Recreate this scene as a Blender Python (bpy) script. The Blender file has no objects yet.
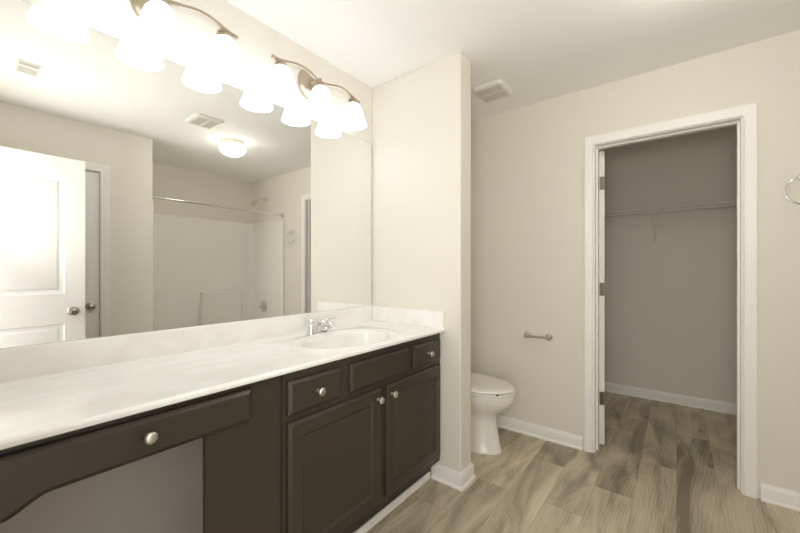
import bpy, bmesh, math, random
from mathutils import Vector, Matrix
S = bpy.context.scene
C = S.collection
PI = math.pi

# ------------------------------------------------------------------ camera, world, exposure
F_PX, YAW, CAM_H = 357.35, 0.6589, 1.2195
cam_d = bpy.data.cameras.new('camera'); cam = bpy.data.objects.new('camera', cam_d); C.objects.link(cam)
cam_d.sensor_width = 36.0; cam_d.lens = F_PX * 36 / 800; cam_d.shift_y = 3.38 / 800
cam_d.clip_start = 0.01
cam.location = (0, 0, CAM_H); cam.rotation_euler = (PI / 2, 0, YAW - PI / 2)
S.camera = cam
S.view_settings.view_transform = 'Standard'; S.view_settings.look = 'None'
S.view_settings.gamma = 1.0; S.view_settings.use_curve_mapping = False
S.view_settings.exposure = 0.10

WORLD = 3.6        # daylight of the next room, comes in through the open doorway behind the camera
SHADE = 2.7        # glow of the vanity light glass
DOME = 24.0
FLASH, FLASH_COL = 10.0, (1.0, 0.97, 0.88)
w = bpy.data.worlds.new('World'); S.world = w; w.use_nodes = True
w.node_tree.nodes['Background'].inputs['Color'].default_value = (1.0, 0.99, 0.96, 1)
w.node_tree.nodes['Background'].inputs['Strength'].default_value = WORLD
# sampling portal in the doorway (emits nothing of its own)
pl = bpy.data.lights.new('doorway_portal', 'AREA'); pl.shape = 'RECTANGLE'; pl.size = 0.73; pl.size_y = 2.03
pl.cycles.is_portal = True
po = bpy.data.objects.new('doorway_portal', pl); C.objects.link(po)
po.location = (-0.175, 0.055, 1.015); po.rotation_euler = (PI / 2, 0, -PI / 2)
# camera flash, as an unseen area light added in the doorway behind the lens
dl_ = bpy.data.lights.new('camera_flash', 'AREA'); dl_.shape = 'DISK'; dl_.size = 0.30
dl_.energy = FLASH; dl_.color = FLASH_COL; dl_.spread = math.radians(155)
do_ = bpy.data.objects.new('camera_flash', dl_); C.objects.link(do_)
do_.location = (-0.10, 0.0, 1.43); do_.rotation_euler = (PI / 2 + math.radians(32), 0, 0.42 - PI / 2)
S.cycles.max_bounces = 14; S.cycles.diffuse_bounces = 12; S.cycles.glossy_bounces = 6
S.cycles.sample_clamp_indirect = 6.0

# ------------------------------------------------------------------ room numbers (metres)
H = 2.44
XB = -0.05            # doorway wall behind the camera
YM = 1.617            # mirror wall
XP, XP2, YE = 1.784, 1.912, 0.953   # partition
XC, XC2 = 2.68, 2.80  # closet wall
YD = -0.65            # wall with the closed door
XA = 1.223            # tub alcove left wall
YT = -1.45            # tub alcove back wall
XK = 4.12             # closet back wall
YK0, YK1 = -0.85, 0.95

# ------------------------------------------------------------------ materials
def N(nt, t, **kw):
    n = nt.nodes.new(t)
    for k, v in kw.items():
        setattr(n, k, v)
    return n
def mat(name, col, rough=0.5, metal=0.0, bump=None, spec=0.5, coat=0.0, vary=0.0, vscale=3.0, emit=None):
    m = bpy.data.materials.new(name); m.use_nodes = True
    nt = m.node_tree; b = nt.nodes['Principled BSDF']
    b.inputs['Base Color'].default_value = (*col, 1); b.inputs['Roughness'].default_value = rough
    b.inputs['Metallic'].default_value = metal; b.inputs['Specular IOR Level'].default_value = spec
    b.inputs['Coat Weight'].default_value = coat
    tc = N(nt, 'ShaderNodeTexCoord')
    if vary:
        no = N(nt, 'ShaderNodeTexNoise'); no.inputs['Scale'].default_value = vscale; no.inputs['Detail'].default_value = 4
        nt.links.new(tc.outputs['Object'], no.inputs['Vector'])
        mx = N(nt, 'ShaderNodeMix', data_type='RGBA')
        mx.inputs[6].default_value = (*[c * (1 - vary) for c in col], 1); mx.inputs[7].default_value = (*[min(1, c * (1 + vary)) for c in col], 1)
        nt.links.new(no.outputs['Fac'], mx.inputs[0]); nt.links.new(mx.outputs[2], b.inputs['Base Color'])
    if bump:
        sc, st = bump
        no = N(nt, 'ShaderNodeTexNoise'); no.inputs['Scale'].default_value = sc; no.inputs['Detail'].default_value = 3
        nt.links.new(tc.outputs['Object'], no.inputs['Vector'])
        bp = N(nt, 'ShaderNodeBump'); bp.inputs['Strength'].default_value = st; bp.inputs['Distance'].default_value = 0.002
        nt.links.new(no.outputs['Fac'], bp.inputs['Height']); nt.links.new(bp.outputs['Normal'], b.inputs['Normal'])
    if emit:
        b.inputs['Emission Color'].default_value = (*emit[0], 1); b.inputs['Emission Strength'].default_value = emit[1]
    return m
WALL = mat('greige_paint', (0.75, 0.715, 0.65), 0.75, bump=(180, 0.12), spec=0.3)
CEIL = mat('ceiling_paint', (0.89, 0.885, 0.875), 0.9, bump=(120, 0.15), spec=0.2)
TRIM = mat('white_trim_paint', (0.85, 0.835, 0.81), 0.38)
DOORM = mat('white_door_paint', (0.82, 0.80, 0.775), 0.35, bump=(90, 0.05))
ESP = mat('espresso_cabinet', (0.043, 0.036, 0.026), 0.30, vary=0.12, vscale=6, bump=(60, 0.05))
DARK = mat('cabinet_shadow_board', (0.03, 0.025, 0.02), 0.6)
NICK = mat('satin_nickel', (0.66, 0.62, 0.56), 0.30, 1.0)
KNOBM = mat('satin_nickel_knob', (0.42, 0.38, 0.33), 0.25, 1.0)
BRONZ = mat('brushed_nickel_warm', (0.50, 0.42, 0.32), 0.38, 1.0)
HINGE = mat('aged_nickel_hinge', (0.16, 0.14, 0.115), 0.40, 1.0)
CHROME = mat('chrome', (0.80, 0.80, 0.80), 0.08, 1.0)
PORC = mat('white_porcelain', (0.80, 0.775, 0.735), 0.12, coat=0.3)
SEATM = mat('toilet_seat_plastic', (0.80, 0.775, 0.735), 0.25)
FIBER = mat('white_fibreglass', (0.83, 0.805, 0.77), 0.22)
WIRE = mat('white_vinyl_wire', (0.80, 0.78, 0.74), 0.4)
PLAST = mat('white_plastic_grille', (0.78, 0.76, 0.72), 0.5)
SLOTG = mat('grey_slot', (0.52, 0.50, 0.45), 0.7)
SLOT = mat('dark_slot', (0.12, 0.11, 0.10), 0.8)
MIRR = mat('mirror_silver', (0.93, 0.935, 0.925), 0.0, 1.0)
MEDGE = mat('mirror_edge', (0.45, 0.44, 0.41), 0.3, 0.6)
GLASS_ON = mat('lit_opal_glass', (0.9, 0.88, 0.84), 0.4, emit=((0.82, 0.93, 1.08), SHADE))
DOME_ON = mat('lit_dome_glass', (0.9, 0.88, 0.84), 0.4, emit=((1.0, 0.97, 0.87), DOME))
BLACK = mat('black_rubber', (0.03, 0.03, 0.03), 0.6)

def marble():
    m = mat('cultured_marble', (0.86, 0.845, 0.81), 0.16)
    nt = m.node_tree; b = nt.nodes['Principled BSDF']
    tc = N(nt, 'ShaderNodeTexCoord'); mp = N(nt, 'ShaderNodeMapping'); mp.inputs['Scale'].default_value = (1.6, 4.2, 2.0)
    mp.inputs['Rotation'].default_value = (0, 0, 0.25)
    a = N(nt, 'ShaderNodeTexNoise'); a.inputs['Scale'].default_value = 2.2; a.inputs['Detail'].default_value = 8
    a.inputs['Roughness'].default_value = 0.62; a.inputs['Distortion'].default_value = 1.6
    r = N(nt, 'ShaderNodeValToRGB'); e = r.color_ramp.elements
    e[0].position = 0.40; e[0].color = (0.82, 0.805, 0.775, 1); e[1].position = 0.58; e[1].color = (0.86, 0.855, 0.835, 1)
    nt.links.new(tc.outputs['Object'], mp.inputs['Vector']); nt.links.new(mp.outputs['Vector'], a.inputs['Vector'])
    nt.links.new(a.outputs['Fac'], r.inputs['Fac']); nt.links.new(r.outputs['Color'], b.inputs['Base Color'])
    return m
MARB = marble()

def floor_mat():
    m = bpy.data.materials.new('oak_look_plank'); m.use_nodes = True
    nt = m.node_tree; L = nt.links; b = nt.nodes['Principled BSDF']
    def math_(op, a, bb=None, c=None):
        n = N(nt, 'ShaderNodeMath', operation=op)
        for i, v in enumerate((a, bb, c)):
            if v is None: continue
            if isinstance(v, (int, float)): n.inputs[i].default_value = v
            else: L.new(v, n.inputs[i])
        return n.outputs[0]
    tc = N(nt, 'ShaderNodeTexCoord'); sp = N(nt, 'ShaderNodeSeparateXYZ'); L.new(tc.outputs['Object'], sp.inputs[0])
    x, y = sp.outputs['X'], sp.outputs['Y']
    W_, LN = 0.1833, 1.22
    v = math_('DIVIDE', y, W_); row = math_('FLOOR', v); fy = math_('FRACT', v)
    wn = N(nt, 'ShaderNodeTexWhiteNoise', noise_dimensions='1D'); L.new(math_('ADD', row, 7.31), wn.inputs['W'])
    # butt joints of the rows, staggered
    known = [(-1, .246), (0, .746), (1, .142), (2, .402)]
    off = math_('ADD', math_('MULTIPLY', row, 0.317), math_('MULTIPLY', wn.outputs['Value'], 0.22))
    for kr, kv in known:
        eq = math_('COMPARE', row, float(kr), 0.5)
        off = math_('ADD', math_('MULTIPLY', off, math_('SUBTRACT', 1.0, eq)), math_('MULTIPLY', eq, kv))
    u = math_('ADD', math_('DIVIDE', x, LN), math_('ADD', off, 5.0)); col = math_('FLOOR', u); fx = math_('FRACT', u)
    cb = N(nt, 'ShaderNodeCombineXYZ'); L.new(row, cb.inputs[0]); L.new(col, cb.inputs[1])
    w2 = N(nt, 'ShaderNodeTexWhiteNoise', noise_dimensions='2D'); L.new(cb.outputs[0], w2.inputs['Vector'])
    rnd = w2.outputs['Value']
    # grain coordinates shifted for every plank
    sh = N(nt, 'ShaderNodeCombineXYZ')
    L.new(math_('ADD', x, math_('MULTIPLY', rnd, 37.0)), sh.inputs[0]); L.new(math_('ADD', y, math_('MULTIPLY', rnd, 11.0)), sh.inputs[1])
    def noise(scx, scy, sc, det, dist, rough=0.55):
        mp = N(nt, 'ShaderNodeMapping'); mp.inputs['Scale'].default_value = (scx, scy, 1); L.new(sh.outputs[0], mp.inputs['Vector'])
        n = N(nt, 'ShaderNodeTexNoise'); n.inputs['Scale'].default_value = sc; n.inputs['Detail'].default_value = det
        n.inputs['Distortion'].default_value = dist; n.inputs['Roughness'].default_value = rough
        L.new(mp.outputs[0], n.inputs['Vector']); return n.outputs['Fac']
    broad = noise(0.9, 3.4, 1.7, 4, 1.0, 0.55)
    grain = noise(1.2, 34.0, 3.0, 8, 1.0, 0.70)
    fine = noise(2.0, 60.0, 6.0, 4, 0.3)
    # cathedral waves
    mpw = N(nt, 'ShaderNodeMapping'); mpw.inputs['Scale'].default_value = (0.55, 5.0, 1); L.new(sh.outputs[0], mpw.inputs['Vector'])
    wv = N(nt, 'ShaderNodeTexWave', wave_type='RINGS', rings_direction='Z'); wv.inputs['Scale'].default_value = 4.5
    wv.inputs['Distortion'].default_value = 5.0; wv.inputs['Detail'].default_value = 3; wv.inputs['Detail Scale'].default_value = 1.2
    L.new(mpw.outputs[0], wv.inputs['Vector'])
    # knots
    mpk = N(nt, 'ShaderNodeMapping'); mpk.inputs['Scale'].default_value = (1.1, 2.4, 1); L.new(sh.outputs[0], mpk.inputs['Vector'])
    vo = N(nt, 'ShaderNodeTexVoronoi', feature='F1'); vo.inputs['Scale'].default_value = 2.6; L.new(mpk.outputs[0], vo.inputs['Vector'])
    kn = N(nt, 'ShaderNodeMapRange'); L.new(math_('ADD', vo.outputs['Distance'], math_('MULTIPLY', grain, 0.10)), kn.inputs['Value'])
    kn.inputs['From Min'].default_value = 0.085; kn.inputs['From Max'].default_value = 0.19; kn.inputs['To Min'].default_value = 1.0; kn.inputs['To Max'].default_value = 0.0
    t = math_('ADD', math_('MULTIPLY', broad, 1.22), math_('MULTIPLY', grain, 0.20))
    t = math_('ADD', t, math_('MULTIPLY', wv.outputs['Fac'], 0.07))
    t = math_('ADD', t, math_('MULTIPLY', fine, 0.05))
    t = math_('ADD', t, math_('MULTIPLY', math_('SUBTRACT', rnd, 0.5), 0.28))
    t = math_('SUBTRACT', t, math_('MULTIPLY', kn.outputs[0], 0.24))
    t = math_('MULTIPLY', t, 0.87)
    r = N(nt, 'ShaderNodeValToRGB'); e = r.color_ramp.elements
    e[0].position = 0.46; e[0].color = (0.235, 0.198, 0.143, 1)
    e[1].position = 0.90; e[1].color = (0.68, 0.595, 0.455, 1)
    e2 = e.new(0.70); e2.color = (0.52, 0.447, 0.333, 1)
    L.new(t, r.inputs['Fac'])
    # thin seams
    def edge(f, wd):
        a = math_('MINIMUM', f, math_('SUBTRACT', 1.0, f)); return math_('LESS_THAN', a, wd)
    seam = math_('MAXIMUM', edge(fy, 0.006), edge(fx, 0.0011))
    mx = N(nt, 'ShaderNodeMix', data_type='RGBA'); L.new(math_('MULTIPLY', seam, 0.45), mx.inputs[0]); L.new(r.outputs['Color'], mx.inputs[6])
    mx.inputs[7].default_value = (0.10, 0.08, 0.055, 1); L.new(mx.outputs[2], b.inputs['Base Color'])
    b.inputs['Roughness'].default_value = 0.42; b.inputs['Specular IOR Level'].default_value = 0.4
    bp = N(nt, 'ShaderNodeBump'); bp.inputs['Strength'].default_value = 0.12; bp.inputs['Distance'].default_value = 0.001
    L.new(math_('SUBTRACT', grain, math_('MULTIPLY', seam, 0.8)), bp.inputs['Height']); L.new(bp.outputs['Normal'], b.inputs['Normal'])
    return m
FLOOR = floor_mat()

# ------------------------------------------------------------------ mesh helpers
ORG = {}
def mk(name, bm, m, parent=None, smooth=None, bevel=0.0, seg=2, label=None):
    """link a bmesh built in world coordinates as ONE mesh object (a child keeps its place)"""
    bmesh.ops.remove_doubles(bm, verts=bm.verts, dist=1e-5)
    bmesh.ops.recalc_face_normals(bm, faces=bm.faces)
    org = Vector(ORG.get(parent.name, (0, 0, 0))) if parent else Vector((0, 0, 0))
    if parent: bmesh.ops.translate(bm, verts=bm.verts, vec=-org)
    me = bpy.data.meshes.new(name); bm.to_mesh(me); bm.free()
    me.materials.append(m)
    o = bpy.data.objects.new(name, me); C.objects.link(o)
    if parent:
        o.parent = parent; ORG[o.name] = tuple(org)
    if smooth:
        for p in me.polygons: p.use_smooth = True
        me.set_sharp_from_angle(angle=math.radians(smooth))
    if bevel:
        md = o.modifiers.new('edge', 'BEVEL'); md.width = bevel; md.segments = seg; md.limit_method = 'ANGLE'; md.angle_limit = math.radians(40)
        md.harden_normals = True
        for p in me.polygons: p.use_smooth = True
    if label: o['label'] = label
    return o
def thing(name, label, cat, loc, group=None):
    o = bpy.data.objects.new(name, None); C.objects.link(o); o.location = loc; o.empty_display_size = 0.1
    o['label'] = label; o['category'] = cat
    if group: o['group'] = group
    ORG[o.name] = tuple(loc); return o
def tag(o, label, cat, group=None):
    o['label'] = label; o['category'] = cat
    if group: o['group'] = group
    return o
def struct(name, bm, m, **kw):
    o = mk(name, bm, m, **kw)
    if not kw.get('parent'): o['kind'] = 'structure'
    return o
def sroot(name, loc):
    o = bpy.data.objects.new(name, None); C.objects.link(o); o.location = loc; o['kind'] = 'structure'; ORG[o.name] = tuple(loc); return o
def NB(): return bmesh.new()
def quad(bm, *ps):
    vs = [bm.verts.new(p) for p in ps]; return bm.faces.new(vs)
def box(bm, x0, x1, y0, y1, z0, z1):
    v = [bm.verts.new((x, y, z)) for x in (x0, x1) for y in (y0, y1) for z in (z0, z1)]
    for f in ((0, 1, 3, 2), (4, 6, 7, 5), (0, 4, 5, 1), (2, 3, 7, 6), (0, 2, 6, 4), (1, 5, 7, 3)):
        bm.faces.new([v[i] for i in f])
    return bm
def B(*a): return box(NB(), *a)
def frame_to(o, d):
    """matrix taking +Z to direction d at o"""
    d = Vector(d).normalized(); q = Vector((0, 0, 1)).rotation_difference(d)
    return Matrix.Translation(o) @ q.to_matrix().to_4x4()
def lathe(bm, prof, o=(0, 0, 0), d=(0, 0, 1), n=32, sx=1.0, sy=1.0, caps=True):
    M = frame_to(o, d); rings = []
    for r, h in prof:
        rings.append([bm.verts.new(M @ Vector((r * sx * math.cos(2 * PI * k / n), r * sy * math.sin(2 * PI * k / n), h))) for k in range(n)])
    for a, b in zip(rings, rings[1:]):
        for k in range(n): bm.faces.new((a[k], a[(k + 1) % n], b[(k + 1) % n], b[k]))
    if caps:
        for r in (rings[0], rings[-1]):
            try: bm.faces.new(r)
            except ValueError: pass
    return bm
def tube(bm, pts, r, n=10, closed=False):
    pts = [Vector(p) for p in pts]; m = len(pts); rings = []
    rr = r if isinstance(r, (list, tuple)) else [r] * m
    ref = None
    for i, p in enumerate(pts):
        if closed: t = pts[(i + 1) % m] - pts[i - 1]
        else: t = pts[min(i + 1, m - 1)] - pts[max(i - 1, 0)]
        t.normalize()
        if ref is None:
            ref = t.orthogonal().normalized()
        ref = (ref - t * ref.dot(t)).normalized(); s = t.cross(ref)
        rings.append([bm.verts.new(p + (ref * math.cos(2 * PI * k / n) + s * math.sin(2 * PI * k / n)) * rr[i]) for k in range(n)])
    rng = range(m) if closed else range(m - 1)
    for i in rng:
        a, b = rings[i], rings[(i + 1) % m]
        for k in range(n): bm.faces.new((a[k], a[(k + 1) % n], b[(k + 1) % n], b[k]))
    if not closed:
        bm.faces.new(rings[0]); bm.faces.new(rings[-1])
    return bm
def sweep(bm, path, prof, fn, closed=False, side=1):
    """sweep profile [(offset, height)] along a 2D path with mitred corners; fn(a, b, h) -> point"""
    m = len(path); rings = []
    def nrm(p, q):
        dx, dy = q[0] - p[0], q[1] - p[1]; l = math.hypot(dx, dy); return (-dy / l * side, dx / l * side)
    for i in range(m):
        n0 = nrm(path[i - 1], path[i]) if (i > 0 or closed) else None
        n1 = nrm(path[i], path[(i + 1) % m]) if (i < m - 1 or closed) else None
        if n0 and n1:
            s = (n0[0] + n1[0], n0[1] + n1[1]); k = 1 + n0[0] * n1[0] + n0[1] * n1[1]; nn = (s[0] / k, s[1] / k)
        else: nn = n0 or n1
        rings.append([bm.verts.new(fn(path[i][0] + nn[0] * o, path[i][1] + nn[1] * o, h)) for o, h in prof])
    k = len(prof)
    for i in (range(m) if closed else range(m - 1)):
        a, b = rings[i], rings[(i + 1) % m]
        for j in range(k): bm.faces.new((a[j], a[(j + 1) % k], b[(j + 1) % k], b[j]))
    if not closed:
        bm.faces.new(rings[0]); bm.faces.new(rings[-1])
    return bm
def copy_tree(o, parent=None):
    c = o.copy(); C.objects.link(c)
    if parent: c.parent = parent; c.matrix_parent_inverse = o.matrix_parent_inverse
    for ch in list(o.children): copy_tree(ch, c)
    return c

# ------------------------------------------------------------------ setting: floor, ceiling, walls
struct('floor', B(-1.2, XK + .1, YT - .1, YM + .1, -0.06, 0.0), FLOOR)
struct('ceiling', B(XB - .12, XK + .1, YT - .1, YM + .1, H, H + .08), CEIL)
struct('wall_left', B(XB - .12, XC, YM, YM + .1, 0, H), WALL)                      # carries the mirror
bm = NB(); box(bm, XP, XP2, YE, YM, 0, H); struct('wall_partition', bm, WALL, bevel=0.006, seg=3)
def wall_with_door(axis, a0, a1, lo, hi, d0, d1, top):
    """wall between a0..a1 thick, running lo..hi along the other axis, opening d0..d1 up to top"""
    bm = NB()
    for s0, s1, z0, z1 in ((lo, d0, 0, H), (d1, hi, 0, H), (d0, d1, top, H)):
        if axis == 'x': box(bm, a0, a1, s0, s1, z0, z1)
        else: box(bm, s0, s1, a0, a1, z0, z1)
    return bm
# closet wall: opening between the jambs
C0, C1, CT = -0.296, 0.449, 2.067
struct('wall_far', wall_with_door('x', XC, XC2, YT, YM, C0, C1, CT), WALL)
E0, E1 = -0.32, 0.43                                                              # entry doorway
struct('wall_back', wall_with_door('x', XB - .12, XB, YD - .1, YM, E0, E1, 2.067), WALL)
D0, D1 = 0.120, 0.858                                                             # closed door
struct('wall_right', wall_with_door('y', YD - .1, YD, XB, XA, D0, D1, 2.067), WALL)
struct('wall_alcove_side', B(XA - .1, XA, YT, YD - .1, 0, H), WALL)
struct('wall_alcove_back', B(XA - .1, XC, YT - .1, YT, 0, H), WALL)
struct('wall_behind_door', B(D0 - .1, D1 + .1, YD - .75, YD - .7, 0, H), WALL)
struct('wall_closet_back', B(XK, XK + .1, YK0 - .1, YK1 + .1, 0, H), WALL)
struct('wall_closet_left', B(XC2, XK, YK1, YK1 + .1, 0, H), WALL)
struct('wall_closet_right', B(XC2, XK, YK0 - .1, YK0, 0, H), WALL)

# baseboards: ogee top and a shoe moulding at the floor
BASE = [(0, 0), (.022, 0), (.0215, .008), (.018, .015), (.013, .018), (.013, .066), (.0115, .074), (.007, .081), (.006, .088), (0, .088)]
def base(name, path, side): return struct(name, sweep(NB(), path, BASE, lambda a, b, h: (a, b, h), side=side), TRIM, smooth=35)
base('baseboard_partition', [(XP, 1.135), (XP, YE), (XP2, YE), (XP2, YM)], -1)
base('baseboard_far', [(XC, YM), (XC, C1 + .0565)], -1)
base('baseboard_far_right', [(XC, C0 - .0565), (XC, -.70)], -1)
base('baseboard_toilet_alcove', [(XP2 + .022, YM), (XC - .022, YM)], -1)
base('baseboard_closet_back', [(XK, YK1), (XK, YK0)], -1)
base('baseboard_closet_right', [(XC2, YK0), (XK - .022, YK0)], 1)
base('baseboard_right', [(D1 + .0565, YD), (XA, YD), (XA, -.70)], 1)
base('baseboard_knee_hole', [(XB + .02, YM), (.733, YM)], -1)
struct('trim_toe_kick', B(.735, XP - .022, 1.137, 1.1495, 0, .042), TRIM, bevel=.004)

# door casings (colonial profile), jambs and stops
CAS = [(0.0, 0), (0.0, .010), (.004, .012), (.010, .010), (.030, .0135), (.044, .016), (.052, .017), (.0575, .015), (.0575, 0)]
def doorway(n, axis, face, sgn, d0, d1, t0, t1, both=True, stop=None):
    """casing on `face` (wall plane, looking towards sgn) + jamb lining t0..t1 of the opening d0..d1"""
    bm = NB(); j = .018; top = 2.067 - j; rv = .005
    def fn(f, s):
        if axis == 'x': return lambda a, b, h: (f + s * h, a, b)
        return lambda a, b, h: (a, f + s * h, b)
    p = [(d0 + j - rv, 0), (d0 + j - rv, top + rv), (d1 - j + rv, top + rv), (d1 - j + rv, 0)]
    sweep(bm, p, CAS, fn(face, sgn), side=1)
    o = struct('trim_%d' % n, bm, TRIM, smooth=25)
    bm = NB()
    def bx(a0, a1, z0, z1, u0=t0, u1=t1):
        if axis == 'x': box(bm, u0, u1, a0, a1, z0, z1)
        else: box(bm, a0, a1, u0, u1, z0, z1)
    bx(d0, d0 + j, 0, 2.067); bx(d1 - j, d1, 0, 2.067); bx(d0 + j, d1 - j, top, 2.067)
    if stop:
        s0, s1 = stop; k = .011
        bx(d0 + j, d0 + j + k, 0, top, s0, s1); bx(d1 - j - k, d1 - j, 0, top, s0, s1); bx(d0 + j + k, d1 - j - k, top - k, top, s0, s1)
    mk('jamb', bm, TRIM, parent=o)
    return o
doorway(1, 'x', XC, -1, C0, C1, XC, XC2, stop=(XC2 - .075, XC2 - .040))
doorway(2, 'y', YD, 1, D0, D1, YD - .1, YD, stop=(YD - .065, YD - .050))
doorway(3, 'x', XB, 1, E0, E1, XB - .12, XB, stop=(XB - .075, XB - .040))

# moulded two-panel doors
def rects(bm, x0, x1, z0, z1, rings, P):
    """nested rectangles [(inset, depth)] -> moulded panel; P(x, z, depth) -> point"""
    prev = None
    for ins, dep in rings:
        q = [bm.verts.new(P(a, b, dep)) for a, b in ((x0 + ins, z0 + ins), (x1 - ins, z0 + ins), (x1 - ins, z1 - ins), (x0 + ins, z1 - ins))]
        if prev:
            for k in range(4): bm.faces.new((prev[k], prev[(k + 1) % 4], q[(k + 1) % 4], q[k]))
        prev = q
    bm.faces.new(prev)
def face_with_panels(bm, wd, ht, panels, rings, P):
    xs = sorted({0, wd, *[p[0] for p in panels], *[p[1] for p in panels]}); zs = sorted({0, ht, *[p[2] for p in panels], *[p[3] for p in panels]})
    for a0, a1 in zip(xs, xs[1:]):
        for b0, b1 in zip(zs, zs[1:]):
            if any(p[0] <= a0 and a1 <= p[1] and p[2] <= b0 and b1 <= p[3] for p in panels): continue
            bm.faces.new([bm.verts.new(P(a, b, 0)) for a, b in ((a0, b0), (a1, b0), (a1, b1), (a0, b1))])
    for p in panels: rects(bm, *p, rings, P)
DOOR_RINGS = [(0, 0), (.006, -.005), (.016, -.008), (.030, -.008), (.040, -.0035), (.048, -.002)]
def door_bm(wd, ht, t, M, panels, rings):
    """slab in local x (0..wd), y (0..t), z (0..ht); both faces moulded; M places it"""
    bm = NB()
    face_with_panels(bm, wd, ht, panels, rings, lambda x, z, d: M @ Vector((x, -d, z)))
    face_with_panels(bm, wd, ht, panels, rings, lambda x, z, d: M @ Vector((x, t + d, z)))
    for a, b in (((0, 0), (wd, 0)), ((wd, 0), (wd, ht)), ((wd, ht), (0, ht)), ((0, ht), (0, 0))):
        quad(bm, M @ Vector((a[0], 0, a[1])), M @ Vector((b[0], 0, b[1])), M @ Vector((b[0], t, b[1])), M @ Vector((a[0], t, a[1])))
    return bm
def knob_bm(M, s):
    bm = NB()
    o = M @ Vector((0, 0, 0)); d = (M.to_3x3() @ Vector((0, s, 0)))
    lathe(bm, [(.0325, 0), (.0325, .004), (.028, .009), (.013, .012), (.0115, .030), (.018, .036), (.0265, .046), (.0285, .054), (.026, .061), (.017, .066), (.004, .068)], o, d, 28)
    return bm
def hinge_bm(M):
    bm = NB()
    for a, b in ((-.046, -.017), (-.015, .015), (.017, .046)):
        lathe(bm, [(.0065, a), (.0065, b)], M @ Vector((0, 0, 0)), (0, 0, 1), 12)
    return bm
def panels(wd): return [(.115, wd - .115, 1.035, 1.885), (.115, wd - .115, .24, .815)]
DW = C1 - C0 - .036 - .005
def door(name, wd, M, knob_x, hinges=True, knob=True, hy=-.005):
    loc = M @ Vector((0, 0, 0)); r = sroot(name, loc)
    mk('door_leaf', door_bm(wd, 2.032, .035, M, panels(wd), DOOR_RINGS), DOORM, r, smooth=20)
    if knob:
        for s, y in ((-1, 0), (1, .035)):
            mk('door_knob', knob_bm(M @ Matrix.Translation((knob_x, y, .905)), s), KNOBM, r, smooth=40, label='satin nickel door knob')
    if hinges:
        for z in (.32, 1.075, 1.81):
            bm = NB()
            lathe(bm, [(.0065, -.045), (.0065, .045)], M @ Vector((-.004, hy, z)), (0, 0, 1), 12)
            v = [M @ Vector(p) for p in ((-.0016, .001, z - .045), (-.0016, .030, z - .045), (-.0016, .030, z + .045), (-.0016, .001, z + .045))]
            v2 = [M @ Vector(p) for p in ((.0004, .001, z - .045), (.0004, .030, z - .045), (.0004, .030, z + .045), (.0004, .001, z + .045))]
            a = [bm.verts.new(p) for p in v]; b = [bm.verts.new(p) for p in v2]
            bm.faces.new(a); bm.faces.new(b)
            for k in range(4): bm.faces.new((a[k], a[(k + 1) % 4], b[(k + 1) % 4], b[k]))
            mk('hinge', bm, HINGE, r, smooth=40, label='aged nickel hinge')
    return r
# closet door, swung open into the closet past square (only its hinge edge shows)
ang = math.radians(17)
door('door_1', DW, Matrix.Translation((XC2 + .008, C1 - .021, .010)) @ Matrix.Rotation(ang, 4, 'Z') @ Matrix.Translation((0, -.035, 0)), DW - .065, hy=.041)
# closed door in the right wall
door('door_2', D1 - D0 - .042, Matrix.Translation((D0 + .021, YD - .047, .010)), D1 - D0 - .042 - .058)
# entry door, open flat along the right-hand side of the doorway
door('door_3', .712, Matrix.Translation((XB + .020, -.3655, .010)), .712 - .070)

# ------------------------------------------------------------------ vanity
YF = 1.088          # face frame plane
YO = 1.070          # door and drawer fronts
ZT = .8641          # underside of the countertop
van = thing('vanity_cabinet', 'long espresso brown bathroom vanity with two doors under the sink and a knee space', 'cabinet', (.9, 1.35, 0))
bm = NB(); box(bm, .735, .753, YF + .018, YM - .002, .115, ZT); box(bm, XP - .019, XP - .001, YF + .018, YM - .002, .115, ZT); box(bm, .735, XP - .001, YF + .018, YM - .002, .115, .133); box(bm, .753, XP - .019, YM - .012, YM - .002, .133, ZT); box(bm, .735, XP - .001, 1.150, YM - .002, 0, .115)
mk('carcass', bm, ESP, van, bevel=.0015)
bm = NB()
for q in ((.735, .765, .115, ZT), (1.757, XP - .001, .115, ZT), (.765, 1.757, .115, .160), (.765, 1.757, .668, .712), (.765, 1.757, .815, ZT), (1.235, 1.300, .160, .668), (.995, 1.058, .712, .815), (1.455, 1.510, .712, .815)):
    box(bm, q[0], q[1], YF, YF + .0185, q[2], q[3])
mk('face_frame', bm, ESP, van)
mk('filler_panel', B(.48, .7345, YF + .006, YF + .024, .0, ZT), ESP, van)
def front(x0, x1, z0, z1, name, rings, m=ESP, parent=van):
    bm = NB(); t = YF - YO
    wd, ht = x1 - x0, z1 - z0
    P = lambda x, z, d: (x0 + x, YO - d, z0 + z)
    rects(bm, 0, wd, 0, ht, [(0, -t), (0, -.009), (.003, -.0075), (.009, -.0015), (.012, 0)] + rings, P)
    return mk(name, bm, m, parent, smooth=20)
SHAKER = [(.056, 0), (.060, -.003), (.066, -.0095), (.068, -.010)]
FLAT = [(.02, 0)]
def cab_knob(x, z, parent):
    bm = lathe(NB(), [(.0085, 0), (.0085, .003), (.0055, .006), (.0055, .013), (.0095, .017), (.0155, .020), (.0165, .024), (.0150, .028), (.009, .031), (.001, .032)], (x, YO, z), (0, -1, 0), 24)
    return mk('knob', bm, NICK, parent, smooth=50, label='round satin nickel knob')
d = front(.752, 1.248, .150, .678, 'cabinet_door', SHAKER); cab_knob(1.219, .632, d)
d = front(1.288, 1.770, .150, .678, 'cabinet_door', SHAKER); cab_knob(1.318, .632, d)
d = front(.752, 1.002, .703, .825, 'drawer', FLAT); cab_knob(.877, .764, d)
front(1.050, 1.462, .703, .825, 'false_drawer_front', FLAT)
d = front(1.502, 1.770, .703, .825, 'drawer', FLAT); cab_knob(1.636, .764, d)
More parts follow.
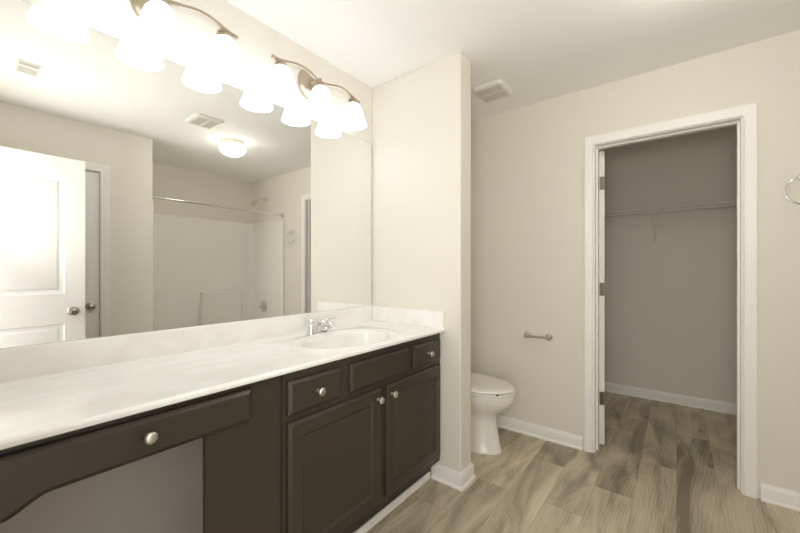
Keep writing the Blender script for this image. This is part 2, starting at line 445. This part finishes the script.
# knee drawer apron, its lower edge curving down at the far end
low = [(.616, .737)] + [(.150, .737)]
for k in range(1, 9):
    t = k / 8; low.append((.150 - .075 * t, .737 - .030 * (t * t * (3 - 2 * t))))
low += [(XB + .004, .704)]
topz = .840
prof_out = [(XB + .004, topz)] + [(.605, topz)] + low      # closed outline
bm = NB()
outline = [(.616, topz)] + low + [(XB + .004, topz)]
def inset(pts, dd):
    m = len(pts); res = []
    for i in range(m):
        p, q, r_ = Vector(pts[i - 1]), Vector(pts[i]), Vector(pts[(i + 1) % m])
        a = (q - p).normalized(); b_ = (r_ - q).normalized()
        n0 = Vector((a.y, -a.x)); n1 = Vector((b_.y, -b_.x)); s = (n0 + n1) / (1 + n0.dot(n1)); res.append(tuple(q - s * dd * -1))
    return res
def ring_at(pts, y): return [bm.verts.new((p[0], y, p[1])) for p in pts]
sg = 1
i1 = inset(outline, .012)
# make sure the inset goes inwards
if not (min(p[0] for p in i1) > min(p[0] for p in outline)): i1 = inset(outline, -.012)
r0 = ring_at(outline, YF + .004); r1 = ring_at(outline, YO + .009); r2 = ring_at(i1, YO)
for a, b in ((r0, r1), (r1, r2)):
    for k in range(len(a)): bm.faces.new((a[k], a[(k + 1) % len(a)], b[(k + 1) % len(a)], b[k]))
bm.faces.new(r2); bm.faces.new(r0)
ap = mk('knee_drawer_front', bm, ESP, van)
cab_knob(.328, .795, ap)
bm = NB(); box(bm, XB + .02, .479, YF + .006, YF + .024, .76, ZT); box(bm, XB + .02, .479, YF + .024, YM - .03, .76, .772)
mk('knee_drawer_box', bm, ESP, van)
mk('side_panel', B(XB + .001, XB + .018, YF, YM - .004, .0, ZT), ESP, van)

# countertop with integral oval bowl
ZC = .8827; YCF = 1.051
top = thing('countertop', 'white cultured marble vanity countertop with integral oval sink bowl', 'countertop', (.9, 1.33, ZT))
bx_, by_ = 1.245, 1.285
bm = NB()
n = 96
def ell(a, b, z, p=2.0):
    out = []
    for k in range(n):
        t = 2 * PI * k / n; c, s = math.cos(t), math.sin(t)
        out.append((bx_ + a * math.copysign(abs(c) ** (2 / p), c), by_ + b * math.copysign(abs(s) ** (2 / p), s), z))
    return out
X0, X1, Y0, Y1 = .90, 1.59, 1.062, 1.530
per = []
for k in range(n):
    t = 2 * PI * k / n; c, s = math.cos(t), math.sin(t)
    f = min((X1 - bx_) / c if c > 1e-9 else 9, (X0 - bx_) / c if c < -1e-9 else 9, (Y1 - by_) / s if s > 1e-9 else 9, (Y0 - by_) / s if s < -1e-9 else 9)
    per.append([bx_ + f * c, by_ + f * s, ZC])
for cx_, cy_ in ((X0, Y0), (X0, Y1), (X1, Y0), (X1, Y1)):
    k = min(range(n), key=lambda i: (per[i][0] - cx_) ** 2 + (per[i][1] - cy_) ** 2); per[k] = [cx_, cy_, ZC]
rings = [per, ell(.300, .208, ZC), ell(.296, .204, ZC + .0018), ell(.288, .197, ZC + .0022), ell(.276, .187, ZC - .0005), ell(.258, .172, ZC - .0045),
         ell(.250, .164, ZC - .0060), ell(.245, .159, ZC - .012), ell(.240, .155, ZC - .030), ell(.230, .147, ZC - .070), ell(.205, .130, ZC - .105), ell(.150, .095, ZC - .125), ell(.045, .035, ZC - .131), ell(.022, .022, ZC - .1315)]
vr = [[bm.verts.new(p) for p in r] for r in rings]
for a, b in zip(vr, vr[1:]):
    for k in range(n): bm.faces.new((a[k], a[(k + 1) % n], b[(k + 1) % n], b[k]))
bm.faces.new(vr[-1])
xl, xr = XB + .001, XP - .0005
yb = YM - .001
quad(bm, (xl, Y0, ZC), (X0, Y0, ZC), (X0, Y1, ZC), (xl, Y1, ZC)); quad(bm, (X1, Y0, ZC), (xr, Y0, ZC), (xr, Y1, ZC), (X1, Y1, ZC))
quad(bm, (xl, Y1, ZC), (xr, Y1, ZC), (xr, yb, ZC), (xl, yb, ZC))
edge = [(Y0, ZC), (1.0575, ZC - .0010), (1.0535, ZC - .0035), (YCF, ZC - .0075), (YCF, ZT + .003), (1.054, ZT), (1.10, ZT)]
for (a, za), (b, zb) in zip(edge, edge[1:]): quad(bm, (xl, a, za), (xr, a, za), (xr, b, zb), (xl, b, zb))
quad(bm, (xl, 1.10, ZT), (X0 + .09, 1.10, ZT), (X0 + .09, yb, ZT), (xl, yb, ZT))
cs = mk('counter_slab', bm, MARB, top, smooth=30)
for p in cs.data.polygons:
    if p.area > .012: p.use_smooth = False
mk('backsplash', B(xl, xr, YM - .0165, YM - .0005, ZC - .002, .9815), MARB, top, bevel=.004, seg=3)
mk('side_splash', B(XP - .0170, XP - .0005, YCF + .004, YM - .017, ZC - .002, .9815), MARB, top, bevel=.004, seg=3)
bm = lathe(NB(), [(.024, -.004), (.0235, .0015), (.020, .003), (.018, .001), (.013, .001), (.012, .005), (.003, .006)], (bx_, by_, ZC - .131), n=28)
mk('drain', bm, CHROME, top, smooth=40, label='chrome sink drain')

# faucet
fx, fy = 1.245, 1.512
fa = thing('sink_faucet', 'chrome two-handle centerset faucet behind the oval sink bowl', 'faucet', (fx, fy, ZC))
bm = NB()
def stadium(hw, hd, z, m=14):
    pts = []
    for k in range(m + 1): t = -PI / 2 + PI * k / m; pts.append((fx + hw - hd + hd * math.cos(t), fy + hd * math.sin(t), z))
    for k in range(m + 1): t = PI / 2 + PI * k / m; pts.append((fx - hw + hd + hd * math.cos(t), fy + hd * math.sin(t), z))
    return pts
rr = [[bm.verts.new(p) for p in stadium(a, b, z)] for a, b, z in ((.080, .027, ZC), (.080, .027, ZC + .010), (.077, .024, ZC + .016), (.070, .017, ZC + .019))]
for a, b in zip(rr, rr[1:]):
    for k in range(len(a)): bm.faces.new((a[k], a[(k + 1) % len(a)], b[(k + 1) % len(a)], b[k]))
bm.faces.new(rr[-1]); bm.faces.new(rr[0])
mk('base_plate', bm, CHROME, fa, smooth=40)
for s in (-1, 1):
    bm = lathe(NB(), [(.021, .016), (.0205, .024), (.016, .036), (.0125, .046), (.0125, .050), (.0155, .055), (.0175, .062), (.0165, .070), (.011, .076), (.003, .079)], (fx + s * .051, fy, ZC), n=24)
    h = mk('handle', bm, CHROME, fa, smooth=50)
    bm = tube(NB(), [(fx + s * .058, fy, ZC + .064), (fx + s * .072, fy - .002, ZC + .066), (fx + s * .092, fy - .004, ZC + .068), (fx + s * .104, fy - .005, ZC + .070), (fx + s * .108, fy - .005, ZC + .0705)], [.0060, .0055, .0048, .0062, .0030], 12)
    mk('lever', bm, CHROME, h, smooth=50)
bm = tube(NB(), [(fx, fy, ZC + .012), (fx, fy - .002, ZC + .036), (fx, fy - .020, ZC + .056), (fx, fy - .050, ZC + .064), (fx, fy - .085, ZC + .058), (fx, fy - .108, ZC + .046), (fx, fy - .113, ZC + .036)], [.022, .0195, .0170, .0150, .0138, .0130, .0125], 18)
mk('spout', bm, CHROME, fa, smooth=50)
bm = tube(NB(), [(fx, fy + .018, ZC + .012), (fx, fy + .018, ZC + .082)], .0026, 8); lathe(bm, [(.002, 0), (.0055, .003), (.0055, .010), (.002, .013)], (fx, fy + .018, ZC + .080), n=12)
mk('lift_rod', bm, CHROME, fa, smooth=50)

# mirror
bm = B(XB + .002, XP - .017, YM - .006, YM - .0005, .9818, 2.0605)
mi = tag(mk('wall_mirror', bm, MEDGE), 'large frameless wall mirror above the vanity backsplash', 'mirror')
ORG[mi.name] = (0, 0, 0)
bm = NB(); quad(bm, (XB + .004, YM - .0064, .9825), (XP - .0195, YM - .0064, .9825), (XP - .0195, YM - .0064, 2.0585), (XB + .004, YM - .0064, 2.0585))
mk('mirror_glass', bm, MIRR, mi)

# vanity lights
def vanity_light(xc_):
    y = 1.502
    r = thing('vanity_light', 'brushed nickel three-shade vanity light with wavy bar, over the sink end of the mirror', 'light fixture', (xc_, YM, 2.25), 'vanity lights above the mirror')
    # oval domed backplate and arm
    bm = lathe(NB(), [(1.0, 0), (1.0, .006), (.93, .016), (.75, .026), (.45, .034), (.2, .038), (.02, .040)], (xc_, YM - .001, 2.245), (0, -1, 0), 36, sx=.064, sy=.082)
    bp = mk('backplate', bm, BRONZ, r, smooth=50)
    bm = tube(NB(), [(xc_, YM - .036, 2.245), (xc_, YM - .06, 2.243), (xc_, y, 2.236)], [.012, .009, .008], 12)
    mk('arm', bm, BRONZ, bp, smooth=50)
    hw = .290; pts = []; rad = []
    for k in range(49):
        t = k / 48; pts.append((xc_ - hw + 2 * hw * t, y, 2.236 - .013 * math.cos(4 * PI * (t - .03) * 1.03) + .0)); rad.append(.0075)
    rad[0] = .0095; rad[1] = .0085; rad[-1] = .0080
    mk('bar', tube(NB(), pts, rad, 12), BRONZ, r, smooth=50)
    for dx in (-.240, 0, .240):
        zt = 2.225
        bm = lathe(NB(), [(.006, 0), (.007, -.008), (.016, -.014), (.027, -.022), (.031, -.034), (.029, -.034), (.024, -.024), (.004, -.018)], (xc_ + dx, y, zt), n=24, caps=False)
        # two small leaf claws
        for s in (-1, 1):
            tube(bm, [(xc_ + dx + s * .004, y, zt - .004), (xc_ + dx + s * .018, y, zt - .006), (xc_ + dx + s * .030, y, zt - .016), (xc_ + dx + s * .036, y, zt - .032)], [.006, .0065, .005, .0015], 10)
        h = mk('shade_holder', bm, BRONZ, r, smooth=50)
        bm = lathe(NB(), [(.026, -.030), (.033, -.036), (.048, -.056), (.058, -.082), (.066, -.112), (.074, -.138), (.081, -.156), (.0785, -.1565), (.0715, -.139), (.0635, -.112), (.0555, -.082), (.045, -.057), (.030, -.038), (.003, -.036)], (xc_ + dx, y, zt), n=40, caps=False)
        sh = mk('glass_shade', bm, GLASS_ON, r, smooth=60, label='glowing white bell-shaped glass shade')
        bm = lathe(NB(), [(.012, -.037), (.013, -.052), (.022, -.072), (.029, -.090), (.028, -.106), (.018, -.120), (.002, -.125)], (xc_ + dx, y, zt), n=24)
        mk('light_bulb', bm, GLASS_ON, sh, smooth=60)
    return r
vl = vanity_light(1.250)
v2 = copy_tree(vl); v2.location.x -= .750
v2['label'] = 'brushed nickel vanity light nearer the doorway, cut off by the top of the photo'

# flush dome light on the ceiling
dl = thing('ceiling_dome_light', 'lit white glass dome flush light on the ceiling, seen in the mirror', 'light fixture', (1.715, -.123, H))
bm = lathe(NB(), [(.098, 0), (.100, -.006), (.097, -.020), (.100, -.030), (.094, -.036), (.03, -.036)], (1.715, -.123, H), n=40)
mk('pan', bm, BRONZ, dl, smooth=40, label='brushed nickel ring')
bm = lathe(NB(), [(.088, -.030), (.104, -.044), (.113, -.062), (.113, -.078), (.102, -.100), (.080, -.118), (.050, -.130), (.020, -.136), (.002, -.1365)], (1.715, -.123, H), n=40)
mk('dome_shade', bm, DOME_ON, dl, smooth=60, label='glowing white glass dome')

# ceiling grilles
def fan_grille(name, x0, x1, y0, y1, label, slat_axis):
    r = thing(name, label, 'ceiling vent', ((x0 + x1) / 2, (y0 + y1) / 2, H), 'ceiling exhaust grilles')
    bm = NB(); m = 8; rad = .03
    def rr_(ins, z):
        pts = []
        for cx_, cy_, t0 in ((x1 - rad, y1 - rad, 0), (x0 + rad, y1 - rad, PI / 2), (x0 + rad, y0 + rad, PI), (x1 - rad, y0 + rad, 1.5 * PI)):
            for k in range(m + 1):
                t = t0 + PI / 2 * k / m; q = max(rad - ins, .004)
                pts.append(bm.verts.new((cx_ + q * math.cos(t), cy_ + q * math.sin(t), z)))
        return pts
    L_ = [rr_(0, H - .0005), rr_(0, H - .006), rr_(.008, H - .016), rr_(.022, H - .020)]
    for a, b in zip(L_, L_[1:]):
        for k in range(len(a)): bm.faces.new((a[k], a[(k + 1) % len(a)], b[(k + 1) % len(a)], b[k]))
    bm.faces.new(L_[-1])
    mk('housing', bm, PLAST, r, smooth=40)
    ns = 9
    for half in (0, 1):
        bm = NB()
        if slat_axis == 'x':
            ym = (y0 + y1) / 2; a, b = (y0 + .03, ym - .012) if half == 0 else (ym + .012, y1 - .03)
            for k in range(ns):
                xx = x0 + .03 + (x1 - x0 - .06) * (k + .5) / ns; box(bm, xx - .0045, xx + .0045, a, b, H - .0215, H - .0195)
        else:
            xm = (x0 + x1) / 2; a, b = (x0 + .03, xm - .012) if half == 0 else (xm + .012, x1 - .03)
            for k in range(ns):
                yy = y0 + .03 + (y1 - y0 - .06) * (k + .5) / ns; box(bm, a, b, yy - .0045, yy + .0045, H - .0215, H - .0195)
        mk('grille', bm, SLOTG, r, label='rows of dark slots')
    return r
fan_grille('exhaust_fan', 2.195, 2.425, .882, 1.098, 'white slotted exhaust fan grille on the ceiling above the toilet', 'y')
fan_grille('exhaust_fan', 1.225, 1.440, .045, .290, 'white ceiling exhaust grille seen in the mirror beside the dome light', 'y')
rg = thing('supply_register', 'white slatted air register on the ceiling, seen in upper left of the mirror', 'ceiling vent', (.33, .12, H))
mk('register_frame', B(.275, .385, .03, .215, H - .006, H - .0005), PLAST, rg, bevel=.003)
for k in range(6):
    yy = .055 + k * .014
    mk('slat', B(.288, .372, yy, yy + .0045, H - .012, H - .0058), PLAST, rg)
mk('damper', B(.288, .372, .165, .200, H - .0085, H - .0058), mat('grey_vent', (.45, .44, .42), .6), rg, label='grey damper slot')

# ------------------------------------------------------------------ toilet
to = thing('toilet', 'white elongated toilet with closed lid behind the partition wall', 'toilet', (2.296, 1.25, 0))
tx = 2.296
def egg(yf, yb_, hw, z, n_=48, p=2.25, cfrac=.56):
    yc = yf + (yb_ - yf) * cfrac; pts = []
    for k in range(n_):
        t = 2 * PI * k / n_; c, s = math.cos(t), math.sin(t)
        pp = 2.0 if s < 0 else p + .6
        x = hw * math.copysign(abs(c) ** (2 / pp), c); yv = (yb_ - yc if s > 0 else yc - yf) * math.copysign(abs(s) ** (2 / pp), s)
        pts.append((tx + x, yc + yv, z))
    return pts
def loft(secs, capb=True, capt=True):
    bm = NB(); R_ = [[bm.verts.new(p) for p in s] for s in secs]
    for a, b in zip(R_, R_[1:]):
        for k in range(len(a)): bm.faces.new((a[k], a[(k + 1) % len(a)], b[(k + 1) % len(a)], b[k]))
    if capb: bm.faces.new(R_[0])
    if capt: bm.faces.new(R_[-1])
    return bm
secs = [egg(.925, 1.46, .128, 0), egg(.925, 1.46, .128, .014), egg(.932, 1.455, .122, .024), egg(.945, 1.45, .114, .10), egg(.962, 1.44, .108, .20), egg(.962, 1.44, .110, .235),
        egg(.930, 1.45, .130, .268), egg(.882, 1.47, .158, .305), egg(.855, 1.48, .173, .335), egg(.843, 1.49, .181, .362), egg(.840, 1.49, .184, .385), egg(.842, 1.49, .183, .396), egg(.850, 1.485, .177, .401),
        egg(.895, 1.36, .135, .401), egg(.905, 1.35, .125, .385), egg(.95, 1.32, .10, .30), egg(1.02, 1.26, .06, .22)]
mk('bowl', loft(secs), PORC, to, smooth=50)
mk('seat', loft([egg(.838, 1.335, .186, .403, cfrac=.58), egg(.834, 1.337, .189, .409, cfrac=.58), egg(.835, 1.336, .188, .417, cfrac=.58), egg(.842, 1.33, .182, .420, cfrac=.58)]), SEATM, to, smooth=50)
mk('lid', loft([egg(.842, 1.335, .183, .4235, cfrac=.58), egg(.836, 1.340, .188, .428, cfrac=.58), egg(.837, 1.340, .187, .436, cfrac=.58), egg(.846, 1.335, .180, .443, cfrac=.58), egg(.875, 1.31, .155, .449, cfrac=.58), egg(.94, 1.26, .10, .452, cfrac=.58), egg(1.02, 1.18, .03, .453, cfrac=.58)]), SEATM, to, smooth=50)
for s in (-1, 1):
    mk('seat_bumper', B(tx + s * .118 - .012, tx + s * .118 + .012, .896, .908, .4195, .424), BLACK, to)
    mk('seat_hinge', lathe(NB(), [(.013, -.02), (.013, .02)], (tx + s * .075, 1.345, .428), (1, 0, 0), 16), SEATM, to, smooth=40)
bm = NB(); box(bm, tx - .19, tx + .19, 1.395, 1.590, .385, .72)
mk('tank', bm, PORC, to, bevel=.02, seg=4)
bm = NB(); box(bm, tx - .20, tx + .20, 1.383, 1.600, .7205, .755)
mk('tank_lid', bm, PORC, to, bevel=.009, seg=3)
bm = lathe(NB(), [(.014, 0), (.014, .008), (.008, .012)], (tx - .14, 1.394, .66), (0, -1, 0), 20); tube(bm, [(tx - .14, 1.380, .66), (tx - .11, 1.376, .657), (tx - .07, 1.378, .650)], [.006, .005, .006], 10)
mk('flush_lever', bm, CHROME, to, smooth=50, label='chrome flush lever')

# toilet paper holder
tp = thing('toilet_paper_holder', 'satin nickel toilet paper holder bar on the wall by the toilet', 'toilet paper holder', (XC, .80, .735))
for yy in (.874, .724):
    bm = lathe(NB(), [(.024, 0), (.024, .005), (.019, .010), (.011, .014), (.0095, .034), (.0125, .040), (.0125, .052), (.008, .058)], (XC - .0005, yy, .737), (-1, 0, 0), 24)
    mk('post', bm, NICK, tp, smooth=50)
bm = tube(NB(), [(XC - .046, .874, .737), (XC - .046, .80, .737), (XC - .046, .724, .737)], .0085, 14)
mk('roller', bm, NICK, tp, smooth=50)

# towel ring
tr = thing('towel_ring', 'chrome towel ring on the wall right of the closet doorway', 'towel ring', (XC, -.513, 1.69))
bm = lathe(NB(), [(.024, 0), (.024, .005), (.018, .010), (.010, .014), (.009, .036), (.012, .042), (.011, .052), (.004, .056)], (XC - .0005, -.508, 1.690), (-1, 0, 0), 24)
mk('mount', bm, CHROME, tr, smooth=50)
bm = tube(NB(), [(XC - .046, -.508 + .073 * math.sin(2 * PI * k / 40), 1.688 - .066 + .073 * math.cos(2 * PI * k / 40) - .004) for k in range(40)], .0045, 10, closed=True)
mk('ring', bm, CHROME, tr, smooth=50)

# closet wire shelf
ws = thing('wire_shelf', 'white vinyl-coated wire shelf across the closet back wall', 'shelf', (XK, .05, 1.75))
xf = XK - .30; zs = 1.755
for (px, pz, rad) in ((xf, zs, .0042), (xf, zs - .028, .0042), (XK - .010, zs, .0035), (xf + .15, zs - .004, .0035)):
    mk('rail', tube(NB(), [(px, YK0 + .003, pz), (px, YK1 - .003, pz)], rad, 8), WIRE, ws, smooth=60)
bm = NB(); nw = int((YK1 - YK0) / .0255)
for k in range(nw):
    yy = YK0 + .012 + k * .0255
    tube(bm, [(XK - .006, yy, zs + .004), (xf, yy, zs + .004), (xf - .002, yy, zs), (xf - .002, yy, zs - .028)], .0021, 6)
mk('deck_wires', bm, WIRE, ws, smooth=60)
for yy in (.155, -.62, .88):
    bm = tube(NB(), [(xf + .006, yy, zs - .030), (XK - .012, yy, 1.470)], .0055, 8); box(bm, XK - .012, XK - .001, yy - .009, yy + .009, 1.445, 1.485)
    mk('brace', bm, WIRE, ws, smooth=40)
for yy in (.40, .05, -.10, -.24):
    mk('wall_clip', B(XK - .014, XK - .0005, yy - .008, yy + .008, zs - .012, zs + .006), WIRE, ws)

# ------------------------------------------------------------------ bath alcove (seen in the mirror)
tb = thing('bathtub', 'white bathtub with moulded fibreglass shower surround, seen in the mirror', 'bathtub', (1.95, -1.08, 0))
x0, x1, y0, y1 = XA + .003, XC - .003, YT + .003, -.722
bm = NB()
def rrect(a0, a1, b0, b1, rad, z, m=8):
    pts = []
    for cx_, cy_, t0 in ((a1 - rad, b1 - rad, 0), (a0 + rad, b1 - rad, PI / 2), (a0 + rad, b0 + rad, PI), (a1 - rad, b0 + rad, 1.5 * PI)):
        for k in range(m + 1):
            t = t0 + PI / 2 * k / m; pts.append((cx_ + rad * math.cos(t), cy_ + rad * math.sin(t), z))
    return pts
mk('tub', loft([rrect(x0, x1, y0, y1, .004, 0), rrect(x0, x1, y0, y1, .004, .40), rrect(x0 + .012, x1 - .012, y0 + .012, y1 - .012, .012, .412), rrect(x0 + .07, x1 - .07, y0 + .07, y1 - .07, .10, .412),
                rrect(x0 + .085, x1 - .085, y0 + .085, y1 - .085, .10, .40), rrect(x0 + .14, x1 - .14, y0 + .14, y1 - .14, .10, .10), rrect(x0 + .20, x1 - .20, y0 + .18, y1 - .18, .09, .07)]), FIBER, tb, smooth=40)
# surround panel: U-shaped with rounded corners and a front flange
def upath(t, r=.05):
    a0, a1, b = XA + t, XC - t, YT + t; pts = [(XC - .004, -.712), (XC - .008, -.706), (a1 + .006, -.708), (a1, -.716), (a1, -.735)]
    for k in range(9): th = -PI / 2 * k / 8; pts.append((a1 - r + r * math.cos(th), b + r + r * math.sin(th)))
    for k in range(9): th = -PI / 2 - PI / 2 * k / 8; pts.append((a0 + r + r * math.cos(th), b + r + r * math.sin(th)))
    pts += [(a0, -.735), (a0, -.716), (a0 - .006, -.708), (XA + .008, -.706), (XA + .004, -.712)]
    return pts
P_ = upath(.030); bm = NB(); Z0, Z1 = .413, 1.853
Pt = upath(.024, .05); Pw = upath(.004, .05)
cols = [[bm.verts.new((p[0], p[1], Z0)) for p in P_], [bm.verts.new((p[0], p[1], Z1 - .008)) for p in P_], [bm.verts.new((p[0], p[1], Z1)) for p in Pt], [bm.verts.new((p[0], p[1], Z1)) for p in Pw]]
for a, b in zip(cols, cols[1:]):
    for k in range(len(a) - 1): bm.faces.new((a[k], a[k + 1], b[k + 1], b[k]))
mk('surround', bm, FIBER, tb, smooth=40)
yb2 = YT + .030
for (a0, a1) in ((1.96, 2.485), (XA + .032, 1.58)):
    bm = NB()
    q0 = [(a0 - .012, yb2 - .002, .414), (a1 + .006, yb2 - .002, .414), (a1 + .006, yb2 - .002, .958), (a0 - .012 + .02, yb2 - .002, .958)]
    q1 = [(a0, yb2 + .045, .414), (a1, yb2 + .045, .414), (a1, yb2 + .045, .945), (a0 + .02, yb2 + .045, .945)]
    a = [bm.verts.new(p) for p in q0]; b = [bm.verts.new(p) for p in q1]
    bm.faces.new(a); bm.faces.new(b)
    for k in range(4): bm.faces.new((a[k], a[(k + 1) % 4], b[(k + 1) % 4], b[k]))
    mk('soap_ledge', bm, FIBER, tb, bevel=.010, seg=3)
sv = thing('shower_valve', 'chrome single-handle shower valve on the fibreglass surround', 'shower valve', (XC - .03, -1.12, .735))
bm = lathe(NB(), [(.080, 0), (.080, .004), (.070, .010), (.035, .014), (.030, .030), (.022, .034)], (XC - .0305, -1.12, .735), (-1, 0, 0), 36)
mk('escutcheon', bm, CHROME, sv, smooth=40)
bm = lathe(NB(), [(.024, .030), (.024, .050), (.018, .060), (.004, .062)], (XC - .0305, -1.12, .735), (-1, 0, 0), 24); tube(bm, [(XC - .078, -1.12, .735), (XC - .082, -1.09, .715), (XC - .080, -1.06, .700)], [.010, .007, .008], 10)
mk('valve_lever', bm, CHROME, sv, smooth=50)
shd = thing('showerhead', 'chrome shower head on a short arm above the surround', 'shower head', (XC, -1.10, 2.16))
bm = lathe(NB(), [(.030, 0), (.028, .006), (.012, .012)], (XC - .0005, -1.10, 2.16), (-1, 0, 0), 24)
mk('flange', bm, CHROME, shd, smooth=40)
bm = tube(NB(), [(XC - .008, -1.10, 2.16), (XC - .06, -1.10, 2.165), (XC - .11, -1.10, 2.145), (XC - .15, -1.10, 2.105)], .0085, 12)
mk('arm', bm, CHROME, shd, smooth=50)
bm = lathe(NB(), [(.012, 0), (.016, .012), (.016, .022), (.022, .030), (.036, .055), (.038, .064), (.034, .066), (.003, .066)], (XC - .147, -1.10, 2.110), (-.65, 0, -.76), 28)
mk('spray_head', bm, CHROME, shd, smooth=40)
rd = thing('shower_rod', 'straight chrome shower curtain rod across the tub alcove', 'shower rod', (1.95, -.735, 1.915))
mk('rod', tube(NB(), [(XA + .004, -.735, 1.915), (XC - .004, -.735, 1.915)], .0125, 16), CHROME, rd, smooth=60)
for xx, dx in ((XA + .0005, 1), (XC - .0005, -1)):
    mk('rod_flange', lathe(NB(), [(.030, 0), (.030, .006), (.020, .016), (.016, .022)], (xx, -.735, 1.915), (dx, 0, 0), 24), CHROME, rd, smooth=40)
